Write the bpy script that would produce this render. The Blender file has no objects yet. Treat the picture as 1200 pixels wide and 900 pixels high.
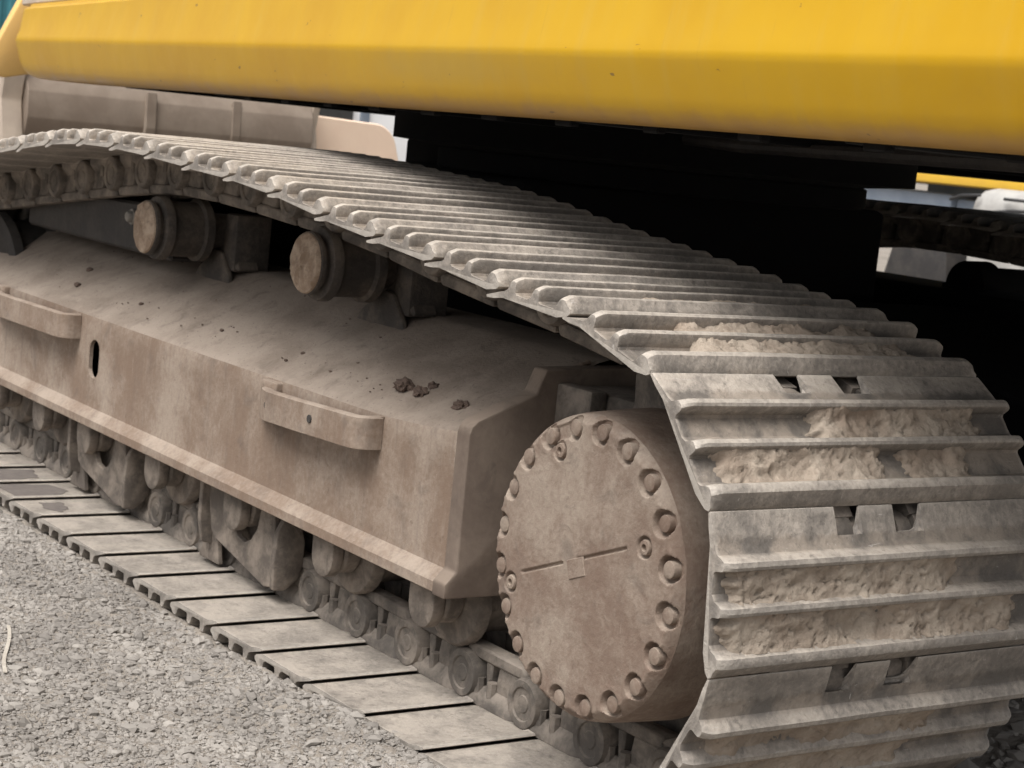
import bpy, bmesh, math, random
import numpy as np
from mathutils import Matrix, Vector, noise
random.seed(7)
RNG = np.random.default_rng(11)
PI = math.pi
SC = bpy.context.scene
COL = SC.collection

# ------------------------------------------------------------------ camera, light, exposure
cam_data = bpy.data.cameras.new('camera')
cam = bpy.data.objects.new('camera', cam_data)
COL.objects.link(cam)
cam.location = (4.0909, -1.7144, 1.0557)
cam.rotation_mode = 'XYZ'
cam.rotation_euler = (1.4404, -0.1002, 0.9679)
cam_data.sensor_width = 36
cam_data.lens = 65.453
cam_data.clip_start = 0.05
cam_data.clip_end = 2000
cam_data.dof.use_dof = True
cam_data.dof.focus_distance = 3.0
cam_data.dof.aperture_fstop = 13.0
SC.camera = cam

SUN_DIR = Vector((0.42, -1.0, 1.9)).normalized()      # towards the sun
world = bpy.data.worlds.new('World')
SC.world = world
world.use_nodes = True
wn, wl = world.node_tree.nodes, world.node_tree.links
wn.clear()
sky = wn.new('ShaderNodeTexSky')
sky.sky_type = 'NISHITA'
sky.sun_disc = False
sky.sun_elevation = math.asin(SUN_DIR.z)
sky.sun_rotation = math.atan2(SUN_DIR.x, SUN_DIR.y)
sky.air_density = 1.0
sky.dust_density = 6.0
sky.ozone_density = 1.0
hs = wn.new('ShaderNodeHueSaturation')
hs.inputs['Saturation'].default_value = 0.22
bg = wn.new('ShaderNodeBackground')
bg.inputs['Strength'].default_value = 0.09
wo = wn.new('ShaderNodeOutputWorld')
wl.new(sky.outputs[0], hs.inputs['Color'])
wl.new(hs.outputs[0], bg.inputs['Color'])
wl.new(bg.outputs[0], wo.inputs['Surface'])

sun_data = bpy.data.lights.new('sun', 'SUN')
sun_data.energy = 1.5
sun_data.angle = math.radians(38)
sun_data.color = (1.0, 0.97, 0.93)
sun = bpy.data.objects.new('sun', sun_data)
COL.objects.link(sun)
sun.rotation_euler = SUN_DIR.to_track_quat('Z', 'Y').to_euler()

SC.view_settings.view_transform = 'Standard'
SC.view_settings.look = 'None'
SC.view_settings.gamma = 1
SC.view_settings.exposure = 1.04
SC.render.engine = 'CYCLES'
SC.cycles.max_bounces = 6
SC.cycles.diffuse_bounces = 4
SC.cycles.filter_width = 1.5

# ------------------------------------------------------------------ materials
def nodes_of(name):
    m = bpy.data.materials.new(name)
    m.use_nodes = True
    nt = m.node_tree
    b = nt.nodes['Principled BSDF']
    return m, nt, nt.nodes, nt.links, b

def c4(c):
    return (c[0], c[1], c[2], 1)

def noise_node(nt, vec, scale, detail=6, rough=0.6, dist=0.0):
    n = nt.nodes.new('ShaderNodeTexNoise')
    n.inputs['Scale'].default_value = scale
    n.inputs['Detail'].default_value = detail
    n.inputs['Roughness'].default_value = rough
    n.inputs['Distortion'].default_value = dist
    nt.links.new(vec, n.inputs['Vector'])
    return n.outputs[0]

def ramp(nt, fac, lo, hi):
    r = nt.nodes.new('ShaderNodeMapRange')
    r.interpolation_type = 'SMOOTHSTEP'
    r.inputs[1].default_value = lo
    r.inputs[2].default_value = hi
    nt.links.new(fac, r.inputs[0])
    return r.outputs[0]

def math_node(nt, op, a, b):
    m = nt.nodes.new('ShaderNodeMath')
    m.operation = op
    m.use_clamp = False
    for i, v in enumerate((a, b)):
        if isinstance(v, (int, float)):
            m.inputs[i].default_value = v
        else:
            nt.links.new(v, m.inputs[i])
    return m.outputs[0]

def mixc(nt, fac, a, b):
    m = nt.nodes.new('ShaderNodeMix')
    m.data_type = 'RGBA'
    if isinstance(fac, (int, float)):
        m.inputs[0].default_value = fac
    else:
        nt.links.new(fac, m.inputs[0])
    for i, v in ((6, a), (7, b)):
        if isinstance(v, tuple):
            m.inputs[i].default_value = c4(v)
        else:
            nt.links.new(v, m.inputs[i])
    return m.outputs[2]

def coords(nt, stretch=(1, 1, 1)):
    """object coordinates shifted by the object's own random number"""
    t = nt.nodes.new('ShaderNodeTexCoord')
    oi = nt.nodes.new('ShaderNodeObjectInfo')
    mp = nt.nodes.new('ShaderNodeMapping')
    mp.inputs['Scale'].default_value = stretch
    ml = nt.nodes.new('ShaderNodeVectorMath')
    ml.operation = 'SCALE'
    ml.inputs[0].default_value = (37.0, 19.0, 53.0)
    nt.links.new(oi.outputs['Random'], ml.inputs['Scale'])
    ad = nt.nodes.new('ShaderNodeVectorMath')
    ad.operation = 'ADD'
    nt.links.new(t.outputs['Object'], ad.inputs[0])
    nt.links.new(ml.outputs[0], ad.inputs[1])
    nt.links.new(ad.outputs[0], mp.inputs['Vector'])
    return mp.outputs[0]

def bump(nt, b, h, strength, dist):
    n = nt.nodes.new('ShaderNodeBump')
    n.inputs['Strength'].default_value = strength
    n.inputs['Distance'].default_value = dist
    nt.links.new(h, n.inputs['Height'])
    nt.links.new(n.outputs[0], b.inputs['Normal'])

def dusty(name, base, dust, dirt, rough=0.75, metal=0.0, amount=0.55, up=0.35, fine=90, big=7, streak=0.0, bmp=0.35, speck=0.0, worn=None, grain=0.5, scratch=0.0, bed=None, nick=0.0):
    m, nt, N, L, b = nodes_of(name)
    v = coords(nt)
    n1 = noise_node(nt, v, big, 5, 0.62, 0.3)
    n2 = noise_node(nt, v, fine, 4, 0.7)
    n3 = noise_node(nt, v, big * 3.3, 6, 0.65, 0.6)
    g = N.new('ShaderNodeNewGeometry')
    sx = N.new('ShaderNodeSeparateXYZ')
    L.new(g.outputs['Normal'], sx.inputs[0])
    upf = math_node(nt, 'MULTIPLY', ramp(nt, sx.outputs[2], 0.05, 0.9), up)
    f = math_node(nt, 'ADD', math_node(nt, 'MULTIPLY', ramp(nt, n1, 0.3, 0.7), amount), upf)
    f = math_node(nt, 'ADD', f, math_node(nt, 'MULTIPLY', math_node(nt, 'SUBTRACT', n2, 0.5), grain))
    f = ramp(nt, f, 0.0, 1.0)
    c = mixc(nt, f, base, dust)
    c = mixc(nt, math_node(nt, 'MULTIPLY', ramp(nt, n3, 0.52, 0.75), 0.55), c, dirt)
    if streak:
        vs = coords(nt, (9, 9, 0.9))
        s1 = noise_node(nt, vs, 6, 5, 0.6)
        c = mixc(nt, math_node(nt, 'MULTIPLY', ramp(nt, s1, 0.5, 0.72), streak), c, dirt)
        s2 = noise_node(nt, vs, 9, 3, 0.6, 0.4)
        c = mixc(nt, math_node(nt, 'MULTIPLY', ramp(nt, s2, 0.55, 0.75), streak * 0.6), c, dust)
    if speck:
        s3 = noise_node(nt, v, 160, 2, 0.5)
        c = mixc(nt, math_node(nt, 'MULTIPLY', ramp(nt, s3, 0.66, 0.74), speck), c, (0.05, 0.04, 0.034))
    if scratch:
        for st, lo in (((14, 14, 1.3), 0.64), ((2.0, 6, 26), 0.66)):
            q1 = noise_node(nt, coords(nt, st), 9, 6, 0.75, 0.3)
            c = mixc(nt, math_node(nt, 'MULTIPLY', ramp(nt, q1, lo, lo + 0.07), scratch), c, tuple(min(1, x * 1.25) for x in dust))
        q2 = noise_node(nt, v, 48, 5, 0.75, 0.5)
        c = mixc(nt, math_node(nt, 'MULTIPLY', ramp(nt, q2, 0.60, 0.72), scratch), c, (0.085, 0.055, 0.040))
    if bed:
        # darker tone in the beds between the ribs of a shoe, brown dust film in patches
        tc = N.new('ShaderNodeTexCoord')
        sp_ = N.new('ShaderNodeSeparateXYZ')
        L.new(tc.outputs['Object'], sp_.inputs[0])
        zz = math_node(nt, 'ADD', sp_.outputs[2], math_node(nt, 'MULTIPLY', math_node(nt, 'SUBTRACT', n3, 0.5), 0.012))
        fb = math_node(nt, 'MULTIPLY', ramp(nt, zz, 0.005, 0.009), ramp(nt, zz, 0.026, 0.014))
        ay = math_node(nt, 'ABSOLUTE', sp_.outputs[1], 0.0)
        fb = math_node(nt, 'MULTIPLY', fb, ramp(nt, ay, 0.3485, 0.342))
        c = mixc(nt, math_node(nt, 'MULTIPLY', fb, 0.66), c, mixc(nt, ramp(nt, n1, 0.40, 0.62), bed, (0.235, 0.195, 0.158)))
    if nick:
        for st, lo in (((30, 5, 30), 0.655), ((6, 22, 6), 0.66)):
            q1 = noise_node(nt, coords(nt, st), 5, 5, 0.7, 0.8)
            c = mixc(nt, math_node(nt, 'MULTIPLY', ramp(nt, q1, lo, lo + 0.05), nick), c, (0.50, 0.475, 0.445))
        q3 = noise_node(nt, v, 62, 6, 0.75, 0.2)
        c = mixc(nt, math_node(nt, 'MULTIPLY', ramp(nt, q3, 0.56, 0.66), nick * 0.8), c, (0.085, 0.076, 0.068))
    if worn:
        pt = ramp(nt, math_node(nt, 'ADD', g.outputs['Pointiness'], math_node(nt, 'MULTIPLY', math_node(nt, 'SUBTRACT', n2, 0.5), 0.05)), 0.515, 0.60)
        c = mixc(nt, math_node(nt, 'MULTIPLY', pt, 0.5), c, worn)
    L.new(c, b.inputs['Base Color'])
    b.inputs['Roughness'].default_value = rough
    if metal:
        mm = math_node(nt, 'MULTIPLY', math_node(nt, 'SUBTRACT', 1.0, f), metal)
        L.new(mm, b.inputs['Metallic'])
    b.inputs['Specular IOR Level'].default_value = 0.3
    h = math_node(nt, 'ADD', n2, math_node(nt, 'MULTIPLY', n3, 1.2))
    bump(nt, b, h, bmp, 0.004)
    return m

M = {}
M['frame'] = dusty('dusty frame paint', (0.186, 0.132, 0.097), (0.325, 0.268, 0.218), (0.125, 0.098, 0.082), 0.75, amount=0.7, up=0.25, big=4.5, fine=110, streak=0.3, bmp=0.3, grain=0.9, scratch=0.5)
M['plate'] = dusty('shade darkened end plate', (0.125, 0.095, 0.076), (0.215, 0.170, 0.135), (0.085, 0.066, 0.055), 0.8, amount=0.7, up=0.9, big=5, fine=60, bmp=0.22)  # base tone darkened, shade behind the drive cover put into the colour
M['deck'] = dusty('dust covered deck', (0.175, 0.138, 0.110), (0.285, 0.236, 0.194), (0.120, 0.094, 0.076), 0.9, amount=0.6, up=0.35, big=6, fine=120, bmp=0.4, speck=0.6)
M['drive'] = dusty('rusty dusty drive cover', (0.170, 0.120, 0.092), (0.310, 0.257, 0.208), (0.115, 0.090, 0.075), 0.75, amount=0.7, up=0.2, big=6, fine=110, bmp=0.4, grain=0.9, scratch=0.42)
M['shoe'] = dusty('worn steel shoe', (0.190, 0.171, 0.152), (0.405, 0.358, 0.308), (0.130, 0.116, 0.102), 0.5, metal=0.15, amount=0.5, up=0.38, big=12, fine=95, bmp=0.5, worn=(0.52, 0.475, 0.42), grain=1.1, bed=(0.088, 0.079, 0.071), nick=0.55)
M['link'] = dusty('dusty chain steel', (0.095, 0.084, 0.074), (0.250, 0.214, 0.180), (0.052, 0.045, 0.040), 0.75, metal=0.15, amount=0.8, up=0.3, big=12, fine=80, bmp=0.4)
M['roller'] = dusty('dusty roller steel', (0.105, 0.089, 0.076), (0.260, 0.218, 0.180), (0.058, 0.049, 0.042), 0.8, amount=0.75, up=0.25, big=14, fine=90, bmp=0.35)
M['oily'] = dusty('oily dark steel', (0.030, 0.028, 0.028), (0.065, 0.058, 0.052), (0.015, 0.014, 0.014), 0.6, amount=0.5, up=0.35, big=10, fine=60, bmp=0.3)
M['grimy'] = dusty('grimy dusty steel', (0.050, 0.044, 0.040), (0.135, 0.112, 0.092), (0.030, 0.027, 0.025), 0.75, amount=0.6, up=0.5, big=12, fine=90, bmp=0.4, grain=0.9)
M['black'] = dusty('shade black underside', (0.003, 0.003, 0.004), (0.005, 0.005, 0.005), (0.002, 0.002, 0.002), 0.97, amount=0.4, up=0.2, big=5, fine=40, bmp=0.3)  # deep shade below the body put into the colour as near black
M['cap'] = dusty('dried mud on roller cap', (0.235, 0.170, 0.122), (0.43, 0.34, 0.26), (0.12, 0.085, 0.065), 0.9, amount=0.8, up=0.1, big=25, fine=130, bmp=0.8)

def mud_material():
    m, nt, N, L, b = nodes_of('caked dry mud')
    v = coords(nt)
    n1 = noise_node(nt, v, 14, 6, 0.65, 0.5)
    n2 = noise_node(nt, v, 75, 6, 0.7)
    n3 = noise_node(nt, v, 6, 3, 0.5)
    c = mixc(nt, ramp(nt, n1, 0.32, 0.68), (0.265, 0.215, 0.170), (0.385, 0.328, 0.268))
    c = mixc(nt, math_node(nt, 'MULTIPLY', ramp(nt, n2, 0.55, 0.75), 0.6), c, (0.20, 0.150, 0.112))
    c = mixc(nt, math_node(nt, 'MULTIPLY', ramp(nt, n3, 0.55, 0.72), 0.35), c, (0.23, 0.155, 0.110))
    L.new(c, b.inputs['Base Color'])
    b.inputs['Roughness'].default_value = 0.95
    b.inputs['Specular IOR Level'].default_value = 0.15
    bump(nt, b, math_node(nt, 'ADD', n2, n1), 0.8, 0.006)
    return m
M['mud'] = mud_material()

def yellow_material():
    m, nt, N, L, b = nodes_of('yellow body paint')
    t = N.new('ShaderNodeTexCoord')
    v = t.outputs['Object']
    sx = N.new('ShaderNodeSeparateXYZ')
    L.new(v, sx.inputs[0])
    n1 = noise_node(nt, v, 2.2, 4, 0.55)
    n2 = noise_node(nt, v, 38, 5, 0.7)
    n4 = noise_node(nt, v, 9, 5, 0.65, 0.4)
    c = mixc(nt, ramp(nt, n1, 0.3, 0.7), (0.490, 0.268, 0.003), (0.545, 0.315, 0.004))
    # thin dust film
    c = mixc(nt, math_node(nt, 'MULTIPLY', ramp(nt, n4, 0.42, 0.75), 0.10), c, (0.48, 0.33, 0.09))
    vs = N.new('ShaderNodeMapping')
    vs.inputs['Scale'].default_value = (5.5, 1, 0.55)
    L.new(v, vs.inputs['Vector'])
    n6 = noise_node(nt, vs.outputs[0], 3.2, 5, 0.65)
    c = mixc(nt, math_node(nt, 'MULTIPLY', ramp(nt, n6, 0.48, 0.72), 0.13), c, (0.46, 0.33, 0.10))
    n7 = noise_node(nt, vs.outputs[0], 11, 4, 0.6)
    c = mixc(nt, math_node(nt, 'MULTIPLY', ramp(nt, n7, 0.60, 0.74), 0.16), c, (0.36, 0.215, 0.03))
    # mud splashed along the lower lip
    zz = math_node(nt, 'ADD', sx.outputs[2], math_node(nt, 'MULTIPLY', math_node(nt, 'SUBTRACT', n4, 0.5), 0.05))
    c = mixc(nt, math_node(nt, 'MULTIPLY', ramp(nt, zz, 1.136, 1.098), 0.75), c, (0.34, 0.195, 0.075))
    # dull rubbed patch with bare primer
    mp = N.new('ShaderNodeMapping')
    mp.inputs['Location'].default_value = (-1.68 / 0.42, 0, -1.185 / 0.042)
    mp.inputs['Scale'].default_value = (1 / 0.42, 0, 1 / 0.042)
    L.new(v, mp.inputs['Vector'])
    ln = N.new('ShaderNodeVectorMath')
    ln.operation = 'LENGTH'
    L.new(mp.outputs[0], ln.inputs[0])
    d = math_node(nt, 'ADD', ln.outputs['Value'], math_node(nt, 'MULTIPLY', math_node(nt, 'SUBTRACT', n4, 0.5), 1.7))
    c = mixc(nt, math_node(nt, 'MULTIPLY', ramp(nt, d, 1.35, 0.2), 0.32), c, (0.40, 0.285, 0.075))
    # chips
    v3 = N.new('ShaderNodeMapping')
    v3.inputs['Scale'].default_value = (0.35, 1, 1)
    L.new(v, v3.inputs['Vector'])
    n5 = noise_node(nt, v3.outputs[0], 34, 3, 0.6)
    c = mixc(nt, math_node(nt, 'MULTIPLY', ramp(nt, n5, 0.705, 0.735), 0.8), c, (0.16, 0.09, 0.035))
    L.new(c, b.inputs['Base Color'])
    b.inputs['Specular IOR Level'].default_value = 0.32
    r = math_node(nt, 'ADD', 0.27, math_node(nt, 'MULTIPLY', n4, 0.22))
    L.new(r, b.inputs['Roughness'])
    bump(nt, b, n1, 0.12, 0.02)
    return m
M['yellow'] = yellow_material()

def simple(name, col, col2=None, rough=0.7, scale=6, metal=0.0, bmp=0.15):
    m, nt, N, L, b = nodes_of(name)
    v = coords(nt)
    n = noise_node(nt, v, scale, 6, 0.65, 0.2)
    col2 = col2 or tuple(x * 0.75 for x in col)
    L.new(mixc(nt, ramp(nt, n, 0.3, 0.7), col, col2), b.inputs['Base Color'])
    b.inputs['Roughness'].default_value = rough
    b.inputs['Metallic'].default_value = metal
    bump(nt, b, noise_node(nt, v, scale * 8, 4, 0.6), bmp, 0.004)
    return m
M['bucket'] = simple('dusty bucket shell', (0.20, 0.155, 0.120), (0.27, 0.22, 0.175), 0.8)
M['bucket_edge'] = simple('worn pale bucket plate', (0.50, 0.42, 0.34), (0.40, 0.33, 0.27), 0.7)
M['peach'] = simple('peach painted plate', (0.84, 0.66, 0.51), (0.80, 0.61, 0.47), 0.6)
M['white'] = simple('white paint', (0.82, 0.83, 0.84), (0.78, 0.79, 0.80), 0.5)
M['darkglass'] = simple('dark window glass', (0.04, 0.045, 0.05), None, 0.2)
M['bluegrey'] = simple('blue grey paint', (0.14, 0.17, 0.215), (0.19, 0.22, 0.265), 0.6)
M['teal'] = simple('teal paint', (0.035, 0.16, 0.19), (0.05, 0.20, 0.23), 0.6)
M['amber'] = simple('amber yellow paint', (0.80, 0.50, 0.05), (0.76, 0.46, 0.06), 0.5)
M['buff'] = simple('pale yellow paint', (0.70, 0.45, 0.15), (0.64, 0.41, 0.15), 0.6)  # paler yellow than the body paint
M['concrete'] = simple('pale concrete', (0.40, 0.39, 0.37), (0.31, 0.30, 0.285), 0.9)
M['stain'] = simple('dried oil stain', (0.105, 0.090, 0.082), (0.15, 0.13, 0.115), 0.7, 40)
M['clod'] = simple('dark soil clod', (0.085, 0.058, 0.045), (0.13, 0.09, 0.07), 0.95, 60, bmp=0.8)
M['stick'] = simple('weathered pale plastic strip', (0.46, 0.42, 0.36), (0.36, 0.32, 0.27), 0.8, 30)
M['dark'] = simple('dark rod steel', (0.03, 0.03, 0.032), None, 0.6)
M['clean'] = dusty('dull grey bolt', (0.22, 0.21, 0.195), (0.33, 0.30, 0.26), (0.12, 0.10, 0.09), 0.6, metal=0.2, amount=0.6, up=0.2, big=30)

def ground_material():
    m, nt, N, L, b = nodes_of('gravel ground')
    t = N.new('ShaderNodeTexCoord')
    v = t.outputs['Object']
    n1 = noise_node(nt, v, 1.7, 5, 0.6, 0.4)
    n2 = noise_node(nt, v, 70, 5, 0.75)
    n3 = noise_node(nt, v, 9, 5, 0.65)
    c = mixc(nt, ramp(nt, n1, 0.3, 0.7), (0.215, 0.19, 0.164), (0.30, 0.268, 0.232))
    c = mixc(nt, math_node(nt, 'MULTIPLY', ramp(nt, n2, 0.42, 0.65), 0.55), c, (0.17, 0.145, 0.12))
    c = mixc(nt, math_node(nt, 'MULTIPLY', ramp(nt, n3, 0.5, 0.75), 0.5), c, (0.35, 0.305, 0.255))
    L.new(c, b.inputs['Base Color'])
    b.inputs['Roughness'].default_value = 0.95
    b.inputs['Specular IOR Level'].default_value = 0.2
    bump(nt, b, n2, 0.9, 0.008)
    return m
M['ground'] = ground_material()

def stone_material():
    m, nt, N, L, b = nodes_of('gravel stones')
    at = N.new('ShaderNodeAttribute')
    at.attribute_name = 'tone'
    t = N.new('ShaderNodeTexCoord')
    n2 = noise_node(nt, t.outputs['Object'], 150, 3, 0.6)
    c = mixc(nt, at.outputs['Fac'], (0.150, 0.137, 0.124), (0.360, 0.332, 0.300))
    c = mixc(nt, math_node(nt, 'MULTIPLY', n2, 0.4), c, (0.265, 0.243, 0.218))
    L.new(c, b.inputs['Base Color'])
    b.inputs['Roughness'].default_value = 0.9
    b.inputs['Specular IOR Level'].default_value = 0.2
    return m
M['stone'] = stone_material()

# ------------------------------------------------------------------ mesh helpers
class MB:
    """collects vertices and faces for ONE mesh"""
    def __init__(self):
        self.v, self.f = [], []
    def add(self, vs, fs):
        o = len(self.v)
        self.v += [tuple(p) for p in vs]
        self.f += [tuple(i + o for i in q) for q in fs]
    def box(self, x0, x1, y0, y1, z0, z1, bev=0.0, seg=2, mat=None):
        bm = bmesh.new()
        bmesh.ops.create_cube(bm, size=1)
        for q in bm.verts:
            q.co = Vector(((x0 + x1) / 2 + q.co.x * (x1 - x0), (y0 + y1) / 2 + q.co.y * (y1 - y0), (z0 + z1) / 2 + q.co.z * (z1 - z0)))
        if bev:
            bmesh.ops.bevel(bm, geom=bm.edges[:], offset=bev, segments=seg, affect='EDGES', profile=0.5)
        self.take(bm, mat)
    def take(self, bm, mat=None):
        bm.verts.index_update()
        vs = [(mat @ q.co) if mat else q.co.copy() for q in bm.verts]
        fs = [[q.index for q in f.verts] for f in bm.faces]
        self.add(vs, fs)
        bm.free()
    def prism(self, pts, axis, a, b, bev=0.0, seg=2):
        """polygon pts (2D) swept along axis from a to b; axis x: (y,z), y: (x,z), z: (x,y)"""
        bm = bmesh.new()
        def mk(p, t):
            return {'x': (t, p[0], p[1]), 'y': (p[0], t, p[1]), 'z': (p[0], p[1], t)}[axis]
        A = [bm.verts.new(mk(p, a)) for p in pts]
        B = [bm.verts.new(mk(p, b)) for p in pts]
        n = len(pts)
        bm.faces.new(A)
        bm.faces.new(list(reversed(B)))
        for i in range(n):
            bm.faces.new((A[i], B[i], B[(i + 1) % n], A[(i + 1) % n]))
        bmesh.ops.recalc_face_normals(bm, faces=bm.faces)
        if bev:
            bmesh.ops.bevel(bm, geom=bm.edges[:], offset=bev, segments=seg, affect='EDGES', profile=0.5)
        self.take(bm)
    def lathe(self, prof, axis_o, axis, n=40, close=False):
        """prof: (r, t) pairs; t runs along axis 'x','y','z' from axis_o"""
        o = len(self.v)
        vs = []
        for r, t in prof:
            for k in range(n):
                a = 2 * PI * k / n
                c, s = r * math.cos(a), r * math.sin(a)
                d = {'y': (c, t, s), 'z': (c, s, t), 'x': (t, c, s)}[axis]
                vs.append((axis_o[0] + d[0], axis_o[1] + d[1], axis_o[2] + d[2]))
        fs = []
        m = len(prof)
        for i in range(m - 1):
            for k in range(n):
                fs.append((i * n + k, i * n + (k + 1) % n, (i + 1) * n + (k + 1) % n, (i + 1) * n + k))
        fs.append(tuple(range(n)))
        fs.append(tuple((m - 1) * n + k for k in reversed(range(n))))
        self.add(vs, fs)
    def loft(self, secs, closed=True, caps=True):
        n = len(secs[0])
        vs = [p for s in secs for p in s]
        fs = []
        for i in range(len(secs) - 1):
            for k in range(n if closed else n - 1):
                fs.append((i * n + k, i * n + (k + 1) % n, (i + 1) * n + (k + 1) % n, (i + 1) * n + k))
        if caps and closed:
            fs.append(tuple(range(n)))
            fs.append(tuple((len(secs) - 1) * n + k for k in reversed(range(n))))
        self.add(vs, fs)
    def tube(self, pts, r, n=10):
        pts = [Vector(p) for p in pts]
        secs = []
        up = Vector((0.13, 0.21, 0.97))
        for i, p in enumerate(pts):
            d = (pts[min(i + 1, len(pts) - 1)] - pts[max(i - 1, 0)]).normalized()
            x = d.cross(up).normalized()
            y = d.cross(x)
            secs.append([p + x * r * math.cos(2 * PI * k / n) + y * r * math.sin(2 * PI * k / n) for k in range(n)])
        self.loft(secs)
    def mesh(self, name, mat, sharp=35):
        me = bpy.data.meshes.new(name)
        me.from_pydata([tuple(p) for p in self.v], [], self.f)
        bm = bmesh.new()
        bm.from_mesh(me)
        bmesh.ops.recalc_face_normals(bm, faces=bm.faces)
        bm.to_mesh(me)
        bm.free()
        if mat is not None:
            me.materials.append(mat)
        if sharp:
            me.polygons.foreach_set('use_smooth', [True] * len(me.polygons))
            me.set_sharp_from_angle(angle=math.radians(sharp))
        me.update()
        return me
    def obj(self, name, mat, parent=None, sharp=35):
        return link(name, self.mesh(name, mat, sharp), parent)

def link(name, data, parent=None):
    o = bpy.data.objects.new(name, data)
    COL.objects.link(o)
    if parent is not None:
        o.parent = parent
    return o

def tag(o, label=None, cat=None, group=None, kind=None):
    for k, v in (('label', label), ('category', cat), ('group', group), ('kind', kind)):
        if v:
            o[k] = v
    return o

def arc(cx, cy, r, a0, a1, n):
    return [(cx + r * math.cos(math.radians(a0 + (a1 - a0) * i / n)), cy + r * math.sin(math.radians(a0 + (a1 - a0) * i / n))) for i in range(n + 1)]

# ------------------------------------------------------------------ ground
def gheight(x, y):
    x = np.asarray(x, float); y = np.asarray(y, float)
    h = -0.038 + 0.004 * np.sin(3.1 * x + 1.3 * y) + 0.004 * np.sin(5.3 * y - 2.2 * x + 1) + 0.0025 * np.sin(17 * x + 9 * y) * np.sin(13 * y - 7 * x + 2)
    h += 0.0015 * np.sin(41 * x + 23 * y + 1) * np.sin(37 * y - 19 * x)
    ramp_ = np.clip((x - 0.75) / 0.50, 0, 1)
    ridge = np.exp(-((y + 0.040) / 0.09) ** 2) * (y < 0.02)
    h += ridge * ramp_ * 0.045
    h += np.where((y > 0.015) & (y < 3.4), -0.006, 0)
    return h
def axis_pts(a, b, step, far, grow=1.16):
    mid = list(np.arange(a, b + step / 2, step))
    lo, s = [], step
    x = a
    while x > -far:
        s *= grow; x -= s; lo.append(x)
    hi, s = [], step
    x = b
    while x < far:
        s *= grow; x += s; hi.append(x)
    return np.array(lo[::-1] + mid + hi)
gx = axis_pts(-1.3, 2.3, 0.012, 600)
gy = axis_pts(-1.1, 0.05, 0.012, 600)
GX, GY = np.meshgrid(gx, gy, indexing='ij')
near = np.exp(-np.maximum(0, np.hypot(GX - 0.5, GY + 0.3) - 6) / 4)
GZ = -0.038 + (gheight(GX, GY) + 0.038) * near + RNG.normal(0, 0.0016, GX.shape) * near
nx, ny = GX.shape
gv = np.stack([GX, GY, GZ], -1).reshape(-1, 3)
ii, jj = np.meshgrid(np.arange(nx - 1), np.arange(ny - 1), indexing='ij')
q = (ii * ny + jj).ravel()
gf = np.stack([q, q + ny, q + ny + 1, q + 1], 1)
gme = bpy.data.meshes.new('ground')
gme.from_pydata(gv.tolist(), [], gf.tolist())
gme.materials.append(M['ground'])
gme.polygons.foreach_set('use_smooth', [True] * len(gme.polygons))
g = link('ground', gme)
tag(g, kind='structure')

# loose gravel: tens of thousands of small crushed stones, one mesh
bm = bmesh.new()
bmesh.ops.create_icosphere(bm, subdivisions=1, radius=1)
ico_v = np.array([v.co[:] for v in bm.verts]); ico_f = np.array([[v.index for v in f.verts] for f in bm.faces])
bm.free()
def scatter(xs, ys, sizes, zoff=0.2):
    n = len(xs)
    zs = gheight(xs, ys)
    V = np.repeat(ico_v[None], n, 0) * (1 + RNG.normal(0, 0.22, (n, len(ico_v), 1)))
    V *= sizes[:, None, None] * np.stack([RNG.uniform(.7, 1.35, n), RNG.uniform(.7, 1.35, n), RNG.uniform(.5, .9, n)], 1)[:, None, :]
    a = RNG.uniform(0, 2 * PI, n); ca, sa = np.cos(a)[:, None], np.sin(a)[:, None]
    X = V[..., 0] * ca - V[..., 1] * sa; Y = V[..., 0] * sa + V[..., 1] * ca
    P = np.stack([X + xs[:, None], Y + ys[:, None], V[..., 2] + (zs + sizes * zoff)[:, None]], -1).reshape(-1, 3)
    F = (ico_f[None] + (np.arange(n) * len(ico_v))[:, None, None]).reshape(-1, 3)
    return P, F
NS = 60000
xs = RNG.uniform(-1.1, 2.0, NS * 3); ys = RNG.uniform(-1.0, 0.02, NS * 3)
keep = (ys > -0.06 - 0.35 * (xs + 1.0)) & ((ys < -0.012) | (xs > 1.15))
xs, ys = xs[keep][:NS], ys[keep][:NS]
# the same grit thins out over the yard around
xo = RNG.normal(0.8, 1.3, 26000); yo = RNG.normal(-0.7, 0.9, 26000)
keep = ~((yo > 0.0) & (xo < 2.25) & (xo > -2.1)) & (yo < 0.6)
xs = np.concatenate([xs, xo[keep]]); ys = np.concatenate([ys, yo[keep]])
sz = np.clip(RNG.lognormal(math.log(0.0024), 0.58, len(xs)), 0.0016, 0.013)
P, F = scatter(xs, ys, sz)
# coarser rubble between the tracks behind the drive end
xr = RNG.uniform(1.2, 2.3, 900); yr = RNG.uniform(0.72, 1.9, 900)
P2, F2 = scatter(xr, yr, np.clip(RNG.lognormal(math.log(0.011), 0.5, 900), 0.004, 0.035))
F2 = F2 + len(P)
P = np.concatenate([P, P2]); F = np.concatenate([F, F2]); xs = np.concatenate([xs, xr])
sme = bpy.data.meshes.new('gravel')
sme.from_pydata(P.tolist(), [], F.tolist())
patch = np.array([0.45 * noise.fractal(Vector((a * 3.2, b_ * 5.0, 0.7)), 0.8, 2.0, 4) for a, b_ in zip(xs, np.concatenate([ys, yr]))])
tone = np.repeat(np.clip(RNG.normal(0.45, 0.15, len(xs)) + patch, 0, 1), len(ico_v)).astype(np.float32)
at = sme.attributes.new('tone', 'FLOAT', 'POINT')
at.data.foreach_set('value', tone)
sme.materials.append(M['stone'])
gr = link('gravel', sme)
tag(gr, kind='stuff', label='loose grey beige gravel in front of the track', cat='gravel')

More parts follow.
